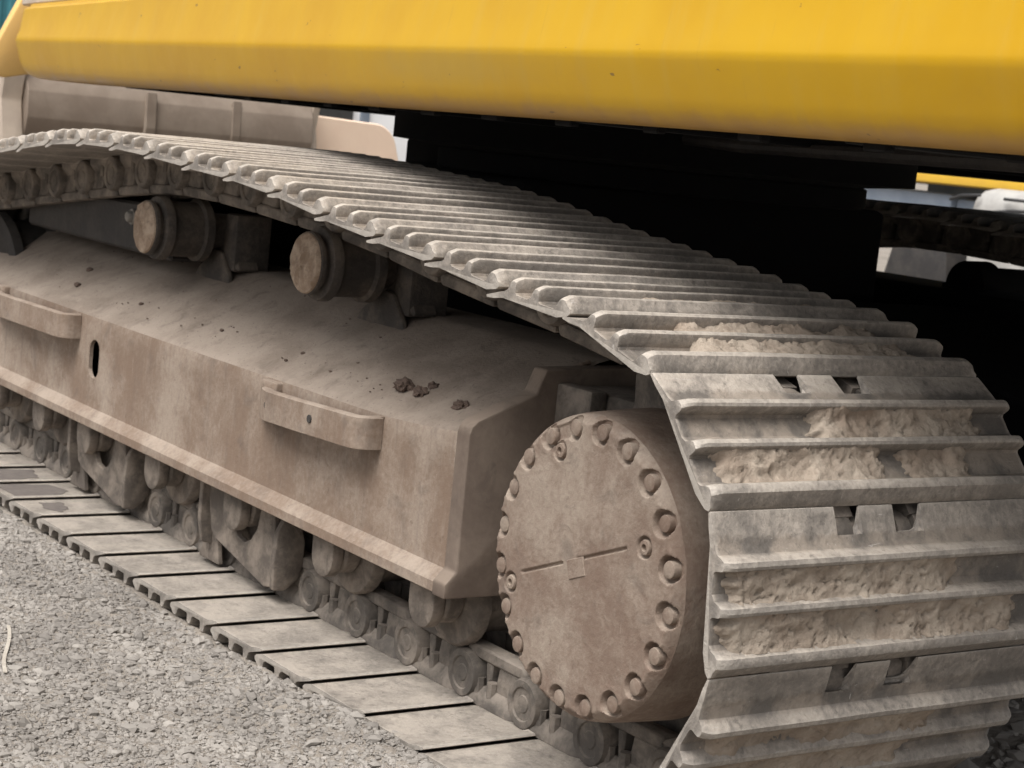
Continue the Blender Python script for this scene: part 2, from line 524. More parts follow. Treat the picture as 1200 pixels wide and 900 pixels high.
# ------------------------------------------------------------------ the excavator
EX = link('excavator', None)
tag(EX, 'yellow crawler excavator with dusty steel tracks and a bolted final drive', 'excavator')

PITCH, PR, NPIN = 0.203, 0.3465, 0.045
SX, SZ = 1.816, 0.394            # sprocket centre
IX, IZ = -1.56, 0.394            # idler centre
TOP = [(1.816, 0.7405), (1.650, 0.754), (1.378, 0.789), (1.073, 0.819), (0.716, 0.864), (0.345, 0.884), (0.10, 0.897), (-0.088, 0.899),
       (-0.30, 0.895), (-0.55, 0.870), (-0.782, 0.842), (-1.15, 0.795), (-1.56, 0.7405)]

def catmull(pts, per=14):
    P = [Vector((p[0], 0, p[1])) for p in pts]
    out = []
    for i in range(len(P) - 1):
        a, b, c, d = P[max(i - 1, 0)], P[i], P[i + 1], P[min(i + 2, len(P) - 1)]
        for k in range(per):
            t = k / per
            out.append(0.5 * ((2 * b) + (c - a) * t + (2 * a - 5 * b + 4 * c - d) * t * t + (3 * b - a - 3 * c + d) * t ** 3))
    out.append(P[-1])
    return [(p.x, p.z) for p in out]
def chain_pins(x_start):
    path = [(x_start, NPIN), (SX, NPIN)]
    path = [(x_start + (SX - x_start) * i / 60, NPIN) for i in range(60)]
    path += [(SX + PR * math.sin(a), SZ - (SZ - NPIN) * math.cos(a) if a < PI / 2 else SZ - PR * math.cos(a)) for a in np.linspace(0, PI, 80)]
    path += catmull(TOP)[1:]
    path += [(IX - PR * math.sin(a), IZ + PR * math.cos(a) if a < PI / 2 else IZ + (IZ - NPIN) * math.cos(a)) for a in np.linspace(0, PI, 80)][1:]
    path += [(IX + (x_start - IX) * i / 80, NPIN) for i in range(1, 81)]
    pins = [path[0]]
    i = 1
    cur = np.array(path[0])
    while i < len(path):
        nxt = np.array(path[i])
        if np.hypot(*(nxt - cur)) >= PITCH:
            p0 = np.array(path[i - 1])
            lo, hi = 0.0, 1.0
            for _ in range(40):
                m_ = (lo + hi) / 2
                if np.hypot(*(p0 + (nxt - p0) * m_ - cur)) < PITCH: lo = m_
                else: hi = m_
            cur = p0 + (nxt - p0) * hi
            path[i - 1] = tuple(cur)
            pins.append(tuple(cur))
        else:
            i += 1
    return pins
PINS = chain_pins(1.058 - 13 * PITCH)

S0, S1 = 0.027, 0.255
def shoe_profile(k):
    """(s, n) outline of one shoe; k scales the grouser height near the ends"""
    h = lambda n: 0.011 + (n - 0.011) * k
    p = [(S0 + 0.003, 0.0075), (S0 - 0.004, 0.0135), (S0 - 0.002, 0.0195), (S0 + 0.005, h(0.0275)), (S0 + 0.012, h(0.0370)), (S0 + 0.019, h(0.0385)), (S0 + 0.026, h(0.0370)), (S0 + 0.031, h(0.029)), (S0 + 0.035, h(0.017)), (S0 + 0.042, 0.011)]
    for c in (S0 + 0.091, S0 + 0.156):
        p += [(c - 0.012, 0.0105), (c - 0.0085, h(0.0145)), (c - 0.0075, h(0.031)), (c - 0.0055, h(0.0365)), (c - 0.001, h(0.0385)), (c + 0.006, h(0.0370)), (c + 0.0095, h(0.031)), (c + 0.014, h(0.017)), (c + 0.023, 0.0105)]
    p += [(S1 - 0.040, 0.0080), (S1 - 0.012, -0.0010), (S1 - 0.001, -0.0048), (S1, -0.0062), (S1 - 0.002, -0.0088), (S1 - 0.022, -0.0066), (S1 - 0.046, -0.001)]
    p += [(S0 + 0.03, 0.0)]
    return p
NLEAD = range(29, 34)            # profile points at the leading edge
def make_shoe(seed):
    r = random.Random(seed)
    mb = MB()
    ys_ = [0.35, 0.344, 0.334, 0.322]
    W0 = [(0.110, 0.062), (-0.012, -0.068)]          # notch spans (local y, near side positive)
    mids = [0.25, 0.18]
    st = [(y, 0) for y in ys_ + mids]
    for a, b_ in W0:
        st += [(a + 0.002, 0), (a, 1), (a - 0.005, 2), (a - 0.015, 3), (b_ + 0.015, 3), (b_ + 0.005, 2), (b_, 1), (b_ - 0.002, 0)]
        st.append(((b_ - 0.02), 0))
    st += [(-0.15, 0), (-0.25, 0)] + [(-y, 0) for y in reversed(ys_)]
    secs = []
    for y, notch in st:
        d = 0.35 - abs(y)
        k = 0.72 + 0.28 * min(1, (d / 0.016)) ** 0.7
        pr = shoe_profile(k)
        sec = []
        for i, (s, n) in enumerate(pr):
            if notch and i in NLEAD:
                s -= (0.0, 0.022, 0.036, 0.041)[notch] if s > S1 - 0.02 else (0.0, 0.010, 0.017, 0.020)[notch]
                n = n
            w = noise.noise(Vector((s * 9, y * 7, seed * 3.7))) * 0.0013 if n > 0.02 else 0
            sec.append((s, y, n + w))
        secs.append(sec)
    mb.loft(secs)
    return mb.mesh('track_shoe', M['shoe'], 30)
SHOES = [make_shoe(i) for i in range(4)]

def make_link():
    mb = MB()
    for sgn in (1, -1):
        def yb(a, b_):
            return (a, b_) if sgn > 0 else (-b_, -a)
        y0, y1 = yb(0.056, 0.096)
        mb.prism([(-0.004, -0.082), (-0.012, -0.106), (0.176, -0.106), (0.188, -0.082)], 'y', y0, y1, 0.004, 1)
        y0, y1 = yb(0.060, 0.100)
        F_ = [(0.060, -0.001), (0.108, -0.001), (0.106, -0.016), (0.092, -0.034), (0.060, -0.034)]
        secs = []
        for s_ in (0.012, 0.018, 0.15, 0.172):
            e_ = 0.010 if s_ in (0.012, 0.172) else 0.0
            secs.append([(s_, (y - (e_ if y > 0.07 else 0)) * sgn, n) for y, n in F_])
        mb.loft(secs)
        y0, y1 = yb(0.062, 0.091)
        mb.prism([(-0.016, -0.083), (0.030, -0.083), (0.040, -0.030), (0.016, -0.028), (0.004, -0.05)], 'y', y0, y1, 0.004, 1)
        mb.prism([(0.049, -0.083), (0.071, -0.083), (0.069, -0.030), (0.056, -0.030)], 'y', y0, y1, 0.004, 1)
        mb.prism([(0.093, -0.084), (0.194, -0.084), (0.214, -0.060), (0.214, -0.030), (0.196, -0.006), (0.085, -0.006), (0.082, -0.030)], 'y', y0, y1, 0.005, 1)
        mb.box(0.030, 0.10, *yb(0.060, 0.066), -0.084, -0.03)
        for s in (0.040, 0.082):
            mb.lathe([(0.0115, -0.050), (0.0115, -0.02)], (s, 0.093 * sgn, 0), 'z', 8)
        # pin boss with recessed pin end
        prof = [(0.046, 0.068), (0.0475, 0.076), (0.0475, 0.104), (0.044, 0.111), (0.036, 0.112), (0.032, 0.111), (0.030, 0.1075), (0.017, 0.107), (0.015, 0.109), (0.004, 0.109)]
        if sgn < 0:
            prof = [(r, -t) for r, t in prof]
        mb.lathe(prof, (0.201, 0, -NPIN - 0.002), 'y', 24)
        prof = [(0.036, 0.035), (0.036, 0.064)]
        if sgn < 0:
            prof = [(r, -t) for r, t in prof]
        mb.lathe(prof, (0.0, 0, -NPIN), 'y', 18)
    mb.lathe([(0.029, -0.06), (0.029, 0.06)], (0.203, 0, -NPIN), 'y', 16)
    return mb.mesh('track_link', M['link'], 40)
LINK = make_link()

def seg_matrix(i, ycen, pins=PINS):
    a, b_ = pins[i], pins[(i + 1) % len(pins)]
    d = Vector((b_[0] - a[0], 0, b_[1] - a[1])).normalized()
    nrm = Vector((d.z, 0, -d.x))                  # outward, away from the chain's inside
    yy = nrm.cross(d)
    m = Matrix(((d.x, yy.x, nrm.x, 0), (d.y, yy.y, nrm.y, 0), (d.z, yy.z, nrm.z, 0), (0, 0, 0, 1)))
    o = Vector((a[0], ycen, a[1])) + nrm * NPIN
    return Matrix.Translation(o) @ m

TRACK = link('crawler_track', None, EX)
TRACK['label'] = 'near track with mud caked between its grousers'
NSEG = len(PINS) - 1
ORDER = list(range(NSEG))
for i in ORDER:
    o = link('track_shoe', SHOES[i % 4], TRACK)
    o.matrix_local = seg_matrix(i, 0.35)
    l = link('track_link', LINK, TRACK)
    l.matrix_local = seg_matrix(i, 0.35)

# mud caked between the grousers: (segment, valley, near edge y, far edge y), y across the shoe from its outer end
def sm01(t):
    t = max(0.0, min(1.0, t))
    return t * t * (3 - 2 * t)
def mud_strip(i, valley, ya, yb_, top=0.027, seed=0):
    r = random.Random(seed)
    if valley == 0:
        s_a, s_b = S0 + 0.029, S0 + 0.086
    else:
        s_a, s_b = S0 + 0.096, S0 + 0.152
    lo_, hi_ = ya, yb_
    ya, yb_ = max(0.004, ya - 0.03), min(0.696, yb_ + 0.03)
    ny_, ns_ = max(6, int((yb_ - ya) / 0.0042)), 15
    g = []
    for a in range(ny_ + 1):
        row = []
        for b_ in range(ns_ + 1):
            t, u = a / ny_, b_ / ns_
            y = ya + (yb_ - ya) * t
            s = s_a + (s_b - s_a) * u
            e0 = 0.016 * noise.fractal(Vector((s * 45, seed * 5.1, 2.2)), 0.8, 2.0, 4) + 0.010 * noise.noise(Vector((s * 130, y * 130, seed)))
            d = min(y - lo_, hi_ - y) + e0
            edge = sm01((d + 0.010) / 0.024)
            nz = noise.fractal(Vector((s * 48, y * 40, seed * 7.3)), 0.75, 2.2, 6)
            cr = abs(noise.fractal(Vector((s * 34 + 5, y * 22, seed * 3.1)), 1.0, 2.0, 3))
            crack = -0.007 * max(0, 1 - cr / 0.06)
            hole = noise.noise(Vector((s * 10 + 9, y * 8.5, seed * 1.7)))
            hol = sm01((hole - 0.28) / 0.22)
            bank = abs(2 * u - 1)
            n = 0.0125 + (top - 0.0125) * (0.80 + 0.32 * bank ** 2 - 0.55 * hol) + 0.0046 * nz + crack
            n = 0.004 + (n - 0.004) * edge
            row.append((s, 0.35 - y, n))
        g.append(row)
    mb = MB()
    mb.loft(g, closed=False)
    o = mb.obj('caked_mud', M['mud'], TRACK, sharp=0)
    for p in o.data.polygons:
        p.use_smooth = True
    o.matrix_local = seg_matrix(i, 0.35)
    return o
# find the shoe whose trailing lip is nearest a given angle round the sprocket
def lip_angle(i):
    p = seg_matrix(i, 0.35) @ Vector((S0, 0, 0.03))
    return math.degrees(math.atan2(p.z - SZ, p.x - SX))
print('LIPS', [(i, round(lip_angle(i), 1)) for i in range(14, 28)])
wrapB = min(range(12, 30), key=lambda i: abs(lip_angle(i) - (-5.2)))
print('wrap shoe', wrapB, lip_angle(wrapB), NSEG)
b0 = wrapB
MUD = [(b0, 1, 0.018, 0.50, 0.031), (b0, 0, 0.022, 0.62, 0.030),
       (b0 + 1, 1, 0.26, 0.61, 0.030), (b0 + 1, 0, 0.045, 0.37, 0.028), (b0 + 1, 0, 0.42, 0.56, 0.026),
       (b0 - 1, 1, 0.045, 0.50, 0.030), (b0 - 1, 0, 0.03, 0.48, 0.030),
       (b0 + 2, 1, 0.16, 0.58, 0.029), (b0 + 2, 0, 0.14, 0.60, 0.030),
       (b0 + 3, 1, 0.22, 0.50, 0.024), (b0 + 3, 0, 0.20, 0.62, 0.026), (b0 + 4, 0, 0.25, 0.45, 0.021), (b0 + 4, 1, 0.30, 0.6, 0.020),
       (b0 + 5, 0, 0.30, 0.55, 0.020), (b0 + 6, 1, 0.20, 0.5, 0.018)]
for k, (i, v_, a, b_, t) in enumerate(MUD):
    mud_strip(i, v_, a, b_, t, k + 1)

# dark oil stains that lie on the far flat shoes
def stain(pts, seed):
    r = random.Random(seed)
    cx = sum(p[0] for p in pts) / len(pts); cy = sum(p[1] for p in pts) / len(pts)
    ring_ = []
    for i, p in enumerate(pts):
        q_ = pts[(i + 1) % len(pts)]
        for t in np.linspace(0, 1, 7)[:-1]:
            w = 0.006 * r.uniform(-1, 1)
            ring_.append((p[0] + (q_[0] - p[0]) * t + w, p[1] + (q_[1] - p[1]) * t + w * 0.6))
    mb = MB()
    mb.prism(ring_, 'z', 0.0012, 0.0022)
    mb.obj('oil_stain', M['stain'], TRACK, 0)
stain([(-0.92, 0.03), (-0.885, 0.19), (-0.775, 0.165), (-0.745, 0.03)], 1)
stain([(-0.705, 0.02), (-0.690, 0.16), (-0.600, 0.185), (-0.548, 0.12), (-0.552, 0.02)], 2)
stain([(-0.470, 0.055), (-0.465, 0.115), (-0.390, 0.10), (-0.360, 0.07), (-0.40, 0.045)], 3)

# ---- near track frame
bendz = lambda x: 0.500 + 0.006 * max(0, x) / 1.3 + 0.022 * max(0, (x - 0.95) / 0.385) ** 2
def frame_section(x):
    b = bendz(x)
    return [(x, y, z) for y, z in [(0.20, 0.222), (0.128, 0.222), (0.1245, 0.2245), (0.1245, 0.2430), (0.1265, 0.2460), (0.1480, 0.2660), (0.150, 0.285), (0.150, b - 0.045),
            (0.1505, b - 0.014), (0.153, b - 0.003), (0.160, b + 0.004), (0.172, b + 0.010), (0.28, 0.574 + (b - 0.5) * 0.6), (0.445, 0.655), (0.470, 0.661), (0.62, 0.661), (0.63, 0.65), (0.63, 0.222)]]
XF = [-1.75, -1.3, -0.9, -0.60, -0.470, -0.346, -0.1, 0.3, 0.7, 0.95, 1.05, 1.15, 1.25, 1.320]
secs = [frame_section(x) for x in XF]
mb = MB()
n_ = len(secs[0])
mb.v = [p for s in secs for p in s]
slot_cell = (4, 6)
for i in range(len(XF) - 1):
    for k in range(n_):
        if (i, k) == slot_cell:
            continue
        mb.f.append((i * n_ + k, i * n_ + (k + 1) % n_, (i + 1) * n_ + (k + 1) % n_, (i + 1) * n_ + k))
# oval slot in the side plate
cx_, cz_ = -0.408, 0.391
rx0, rx1, rz0, rz1 = -0.470, -0.346, 0.285, bendz(-0.4) - 0.045
angs = sorted([math.atan2(z - cz_, x - cx_) for x in (rx0, rx1) for z in (rz0, rz1)] + [2 * PI * k / 24 - PI + 0.02 for k in range(24)])
outer, inner, deep = [], [], []
for a in angs:
    dx, dz = math.cos(a), math.sin(a)
    t = min((rx1 - cx_) / dx if dx > 1e-9 else 9, (rx0 - cx_) / dx if dx < -1e-9 else 9, (rz1 - cz_) / dz if dz > 1e-9 else 9, (rz0 - cz_) / dz if dz < -1e-9 else 9)
    outer.append((cx_ + dx * t, 0.150, cz_ + dz * t))
    hz = 0.022
    ox, oz = 0.033 * dx, 0.028 * dz + (hz if dz > 0.1 else -hz if dz < -0.1 else hz * dz / 0.1)
    inner.append((cx_ + ox, 0.150, cz_ + oz))
    deep.append((cx_ + ox, 0.160, cz_ + oz))
m_ = len(angs)
mb.add(outer + inner + deep, [(k, (k + 1) % m_, m_ + (k + 1) % m_, m_ + k) for k in range(m_)] + [(m_ + k, m_ + (k + 1) % m_, 2 * m_ + (k + 1) % m_, 2 * m_ + k) for k in range(m_)])
FRAME = mb.obj('track_frame', M['frame'], EX, 24)
FRAME['label'] = 'dusty brown box frame inside the near track'
FRAME.data.materials.append(M['deck'])
for p in FRAME.data.polygons:
    if abs(p.normal.z) > 0.4 and p.center.z > 0.45:
        p.material_index = 1

mb = MB()
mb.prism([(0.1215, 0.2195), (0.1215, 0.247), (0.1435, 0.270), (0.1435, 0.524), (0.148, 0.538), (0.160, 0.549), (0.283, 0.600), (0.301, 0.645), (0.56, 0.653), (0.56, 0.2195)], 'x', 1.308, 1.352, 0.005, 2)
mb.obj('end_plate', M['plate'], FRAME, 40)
def bead(pts, r):
    out = []
    for i in range(len(pts) - 1):
        a, b_ = Vector(pts[i]), Vector(pts[i + 1])
        n = max(2, int((b_ - a).length / 0.005))
        out += [a.lerp(b_, k / n) for k in range(n)]
    out.append(Vector(pts[-1]))
    mb = MB()
    secs = []
    for i, p in enumerate(out):
        d = (out[min(i + 1, len(out) - 1)] - out[max(i - 1, 0)]).normalized()
        x = d.cross(Vector((0.31, 0.22, 0.9))).normalized(); y = d.cross(x)
        rr = r * (1 + 0.22 * math.sin(i * 2.2) + random.uniform(-0.12, 0.12))
        secs.append([p + x * rr * math.cos(2 * PI * k / 8) + y * rr * math.sin(2 * PI * k / 8) for k in range(8)])
    mb.loft(secs)
    return mb.obj('weld_bead', M['frame'], FRAME, 60)
bead([(1.306, 0.152, 0.275), (1.306, 0.152, 0.500), (1.306, 0.165, 0.530), (1.306, 0.28, 0.588), (1.306, 0.43, 0.655)], 0.0055)
mb = MB()
mb.box(1.353, 1.60, 0.365, 0.55, 0.49, 0.618, 0.012)
mb.box(1.353, 1.46, 0.325, 0.364, 0.47, 0.622, 0.006)
mb.obj('motor_housing', M['link'], FRAME)

mb = MB()
cv = [(1.500, 0.500), (1.505, 0.545), (1.525, 0.565), (1.570, 0.570), (1.605, 0.590), (1.625, 0.630), (1.640, 0.630), (1.622, 0.578), (1.580, 0.555), (1.540, 0.545), (1.528, 0.500)]
mb.prism(cv, 'y', 0.352, 0.362, 0.003, 1)
mb.obj('sprocket_scraper', M['link'], FRAME)

# step brackets welded on the side plate
def step_bracket(xa, xb, za, zb):
    path = [(xa - 0.03, 0.148), (xa - 0.02, 0.146), (xa + 0.015, 0.128), (xa + 0.06, 0.114), (xa + 0.20, 0.107), (xb - 0.05, 0.104)] + arc(xb - 0.040, 0.132, 0.028, -90, 0, 6) + [(xb - 0.012, 0.149)]
    T = 0.019
    secs = []
    for i, p in enumerate(path):
        a = Vector(path[max(i - 1, 0)]); c = Vector(path[min(i + 1, len(path) - 1)])
        d = (c - a).normalized(); nn = Vector((d.y, -d.x))
        q0 = Vector(p) - nn * T / 2; q1 = Vector(p) + nn * T / 2
        t = (p[0] - xa) / (xb - xa); zc = za + (zb - za) * t; hh = 0.032
        secs.append([(q1.x, q1.y, zc - hh), (q1.x, q1.y, zc + hh - 0.003), (q1.x + (q0.x - q1.x) * .3, q1.y + (q0.y - q1.y) * .3, zc + hh), (q0.x, q0.y, zc + hh), (q0.x, q0.y, zc - hh)])
    mb = MB(); mb.loft(secs)
    b = mb.obj('step_bracket', M['frame'], FRAME, 40)
    mb.box(xa - 0.028, xa + 0.045, 0.135, 0.165, za + 0.020, za + 0.047, 0.006)
    mb2 = MB()
    mb2.v, mb2.f = mb.v, mb.f
    b.data = mb2.mesh('step_bracket', M['frame'], 40)
    return b
step_bracket(0.575, 1.045, 0.450, 0.469)
bead([(0.545, 0.150, 0.420), (0.545, 0.150, 0.482)], 0.005)
bead([(1.036, 0.150, 0.438), (1.036, 0.150, 0.500)], 0.005)
step_bracket(-1.10, -0.505, 0.452, 0.462)
for (x, z) in ((0.635, 0.4525), (0.845, 0.462)):
    mb = MB()
    mb.lathe([(0.0085, -0.002), (0.0085, 0.004), (0.005, 0.005)], (x, 0.0958 if x > 0.7 else 0.1075, z), 'y', 12)
    mb.obj('bracket_hole_disc', M['oily'], FRAME)  # dark disc standing in for the shaded inside of an open hole

# track guards hanging under the frame
def guard(x0):
    mb = MB()
    mb.prism([(x0 + 0.012, 0.170), (x0 + 0.035, 0.095), (x0 + 0.06, 0.080), (x0 + 0.31, 0.030), (x0 + 0.345, 0.036), (x0 + 0.348, 0.150), (x0 + 0.335, 0.205), (x0 + 0.275, 0.205), (x0 + 0.262, 0.150),
              (x0 + 0.235, 0.118), (x0 + 0.205, 0.104), (x0 + 0.165, 0.112), (x0 + 0.140, 0.145), (x0 + 0.128, 0.195), (x0 + 0.015, 0.2215)], 'y', 0.190, 0.205, 0.002, 1)
    mb.obj('track_guard', M['roller'], FRAME, 30)
    mb = MB()
    mb.prism([(0.172, 0.2213), (0.172, 0.115), (0.182, 0.060), (0.225, 0.050), (0.245, 0.09), (0.25, 0.2213)], 'x', x0 - 0.004, x0 + 0.0115, 0.002, 1)
    mb.obj('guard_end', M['roller'], FRAME, 30)
    mb = MB()
    mb.prism([(x0 - 0.055, 0.012), (x0 + 0.05, 0.012), (x0 + 0.03, 0.09), (x0 + 0.012, 0.13), (x0 - 0.01, 0.10)], 'y', 0.207, 0.222, 0.003, 1)
    mb.obj('guard_foot', M['roller'], FRAME, 30)
    mb = MB()
    mb.prism([(0.184, 0.034), (0.181, 0.10), (0.186, 0.165), (0.200, 0.192), (0.222, 0.200), (0.243, 0.185), (0.256, 0.14), (0.256, 0.09), (0.245, 0.055), (0.215, 0.032)], 'x', x0 + 0.3485, x0 + 0.368, 0.006, 2)
    mb.obj('guard_end', M['roller'], FRAME, 30)
guard(0.222)
guard(-0.60)

# lower rollers
def lower_roller(x):
    mb = MB()
    tongue = [(x - 0.045, 0.2215), (x - 0.045, 0.176)] + arc(x, 0.174, 0.045, 180, 360, 12) + [(x + 0.045, 0.2215)]
    mb.prism(tongue, 'y', 0.160, 0.188, 0.005, 2)
    z = 0.187
    mb.lathe([(0.044, 0.189), (0.050, 0.195), (0.051, 0.222), (0.045, 0.226), (0.045, 0.229), (0.092, 0.232), (0.097, 0.238), (0.097, 0.258), (0.090, 0.262), (0.075, 0.264), (0.074, 0.436), (0.096, 0.442), (0.096, 0.46), (0.05, 0.464), (0.05, 0.50)], (x, 0, z), 'y', 36)
    mb.obj('lower_roller', M['roller'], FRAME, 40)
for k in range(7):
    lower_roller((1.217, 0.83, 0.41, -0.03, -0.47, -0.80, -1.15)[k])

# carrier rollers on the deck
def carrier(x, z):
    mb = MB()
    mb.lathe([(0.060, 0.2015), (0.068, 0.207), (0.068, 0.216), (0.057, 0.219), (0.057, 0.228), (0.078, 0.231), (0.081, 0.240), (0.081, 0.252), (0.074, 0.258), (0.070, 0.268), (0.070, 0.335), (0.080, 0.340), (0.080, 0.360), (0.046, 0.364), (0.046, 0.470)], (x, 0, z), 'y', 40)
    o = mb.obj('carrier_roller', M['grimy'], FRAME, 40)
    # cap crusted with dried mud
    mb = MB()
    secs = []
    for j, (r, t) in enumerate([(0.066, 0.204), (0.064, 0.200), (0.060, 0.198), (0.054, 0.197), (0.046, 0.196), (0.038, 0.195), (0.030, 0.1945), (0.022, 0.194), (0.014, 0.194), (0.007, 0.194), (0.002, 0.194)]):
        ring = []
        for k in range(36):
            a = 2 * PI * k / 36
            rr = r
            px_, pz_ = rr * math.cos(a), rr * math.sin(a)
            nn = noise.fractal(Vector((px_ * 75 + x * 9, pz_ * 16, 3.3 + x)), 0.9, 2.1, 4)
            ring.append((x + px_, t - (0.010 * abs(nn) - 0.002) * (r < 0.063), z + pz_))
        secs.append(ring)
    mb.loft(secs)
    mb.obj('roller_cap', M['cap'], FRAME, 25)
    mb = MB()
    mb.box(x + 0.045, x + 0.115, 0.40, 0.50, 0.655, 0.80, 0.008)
    mb.prism([(x - 0.07, 0.66), (x + 0.13, 0.66), (x + 0.11, 0.69), (x + 0.055, 0.74), (x - 0.045, 0.74)], 'y', 0.405, 0.47, 0.006, 1)
    mb.obj('roller_bracket', M['grimy'], FRAME)
    mb = MB()
    mb.prism([(x - 0.10, 0.605), (x + 0.13, 0.605), (x + 0.11, 0.645), (x + 0.06, 0.700), (x + 0.02, 0.705), (x - 0.07, 0.650)], 'y', 0.388, 0.404, 0.006, 2)
    mb.obj('bracket_foot', M['grimy'], FRAME)
carrier(-0.272, 0.748)
carrier(0.578, 0.752)

# dark tension housing and front idler at the far end
mb = MB()
mb.prism([(-1.35, 0.66), (-1.35, 0.76), (-0.80, 0.79), (-0.36, 0.795), (-0.32, 0.66)], 'y', 0.300, 0.44, 0.008, 1)
mb.obj('tension_housing', M['oily'], FRAME)
mb = MB()
mb.lathe([(0.0155, 0.0), (0.0155, -0.012), (0.012, -0.017), (0.006, -0.018)], (-0.575, 0.299, 0.752), 'y', 14)
mb.lathe([(0.021, 0.001), (0.021, -0.004)], (-0.575, 0.299, 0.752), 'y', 18)
mb.obj('housing_bolt', M['clean'], FRAME)
mb = MB()
mb.lathe([(0.10, 0.215), (0.11, 0.23), (0.13, 0.25), (0.235, 0.262), (0.25, 0.256), (0.285, 0.262), (0.288, 0.29), (0.262, 0.30), (0.262, 0.40), (0.288, 0.41), (0.285, 0.44), (0.1, 0.47)], (IX, 0, IZ), 'y', 56)
mb.obj('front_idler', M['oily'], EX, 35)

# ---- final drive: scalloped bolted cover, bolts, plugs, hub and sprocket
DX, DY, DZ, BR = 1.797, 0.074, 0.394, 0.223
NB = 20
PHASE = 3.054 % (2 * PI / NB)
BOLTS = [(BR * math.cos(PHASE + 2 * PI * k / NB), BR * math.sin(PHASE + 2 * PI * k / NB)) for k in range(NB)]
PLUGS = [(1.6177 - DX, 0.3244 - DZ), (1.9544 - DX, 0.4641 - DZ), (1.7165 - DX, 0.5681 - DZ)]
LA, LB = np.array((1.6485 - DX, 0.3498 - DZ)), np.array((1.910 - DX, 0.4521 - DZ))
def seg_dist(X, Z, a, b_):
    d = np.array(b_) - np.array(a)
    t = np.clip(((X - a[0]) * d[0] + (Z - a[1]) * d[1]) / (d @ d), 0, 1)
    return np.hypot(X - a[0] - t * d[0], Z - a[1] - t * d[1])
def sstep(x, a, b_):
    t = np.clip((x - a) / (b_ - a), 0, 1)
    return t * t * (3 - 2 * t)
NTH = 20 * 34
rr_ = np.concatenate([[0.0005], np.linspace(0.0, 0.160, 56)[1:], np.linspace(0.1618, 0.2445, 50), [0.2452]])
TH = 2 * PI * np.arange(NTH) / NTH
RR, TT = np.meshgrid(rr_, TH, indexing='ij')
X, Z = RR * np.cos(TT), RR * np.sin(TT)
Y = 0.018 * np.clip((RR - 0.226) / 0.0192, 0, 1) ** 1.6
Y = Y + 0.0007 * np.sin(X * 31 + 2 * Z * 17) * np.sin(Z * 43 - X * 12)
for bx, bz in BOLTS:
    d = np.hypot(X - bx, Z - bz)
    Y = np.maximum(Y, 0.0165 * (1 - sstep(d, 0.0190, 0.0225)))
    Y -= 0.0018 * np.exp(-((d - 0.0265) / 0.003) ** 2) * (RR < 0.232)
for bx, bz in PLUGS:
    d = np.hypot(X - bx, Z - bz)
    Y = np.maximum(Y, 0.009 * (1 - sstep(d, 0.0150, 0.0190)))
    Y -= 0.0016 * np.exp(-((d - 0.0215) / 0.003) ** 2)
# worn channel between two of the bolts near the top
kk = sorted(range(NB), key=lambda k: math.hypot(BOLTS[k][0] - (1.711 - DX), BOLTS[k][1] - (0.597 - DZ)))[:2]
d = seg_dist(X, Z, BOLTS[kk[0]], BOLTS[kk[1]])
Y = np.maximum(Y, 0.008 * (1 - sstep(d, 0.010, 0.016)))
# scored level line in two pieces
for a, b_ in ((0.0, 0.40), (0.56, 1.0)):
    d = seg_dist(X, Z, LA + (LB - LA) * a, LA + (LB - LA) * b_)
    Y = np.maximum(Y, 0.0045 * (1 - sstep(d, 0.0010, 0.0040)))
mb = MB()
gridp = np.stack([DX + X, DY + Y, DZ + Z], -1)
mb.loft([list(map(tuple, row)) for row in gridp], closed=True, caps=False)
mb.f.append(tuple(range(NTH)))
DRIVE = mb.obj('final_drive', M['drive'], EX, 60)
DRIVE['label'] = 'round bolted cover of the final drive'
mb = MB()
mb.lathe([(0.2425, DY + 0.0200), (0.2452, DY + 0.0178), (0.2480, DY + 0.034), (0.250, DY + 0.06), (0.253, DY + 0.11), (0.255, 0.225), (0.250, 0.245), (0.21, 0.25), (0.21, 0.31)], (DX, 0, DZ), 'y', 120)
mb.obj('drive_hub', M['drive'], DRIVE, 50)
mbm = MB()
mbm.lathe([(0.0140, 0.018), (0.0140, 0.003), (0.0128, 0.0005), (0.009, -0.0005), (0.004, -0.001)], (0, 0, 0), 'y', 16)
bolt_me = mbm.mesh('bolt', M['drive'], 40)
for bx, bz in BOLTS:
    o = link('bolt', bolt_me, DRIVE)
    o.location = (DX + bx, DY + 0.003 + random.uniform(-0.0015, 0.003), DZ + bz)
mbm = MB()
mbm.lathe([(0.0125, 0.011), (0.0125, 0.002), (0.0112, -0.0005), (0.0060, -0.001), (0.0052, 0.005), (0.002, 0.005)], (0, 0, 0), 'y', 16)
plug_me = mbm.mesh('drain_plug', M['drive'], 40)
for bx, bz in PLUGS:
    o = link('drain_plug', plug_me, DRIVE)
    o.location = (DX + bx, DY, DZ + bz)
# small stamped pad on the level line, with faint worn stamp strokes
tilt = math.atan2(*(LB - LA)[::-1])
def on_face(name, cx, cz, parts, y0):
    mb = MB()
    for (x0, x1, z0, z1) in parts:
        mb.box(x0, x1, y0, 0.002, z0, z1, 0.0008, 1)
    o = mb.obj(name, M['drive'], DRIVE)
    o.matrix_local = Matrix.Translation((cx, DY, cz)) @ Matrix.Rotation(-tilt, 4, 'Y')
    return o
on_face('stamped_pad', 1.7935, 0.394, [(-0.024, 0.020, -0.017, 0.014)], -0.0016)
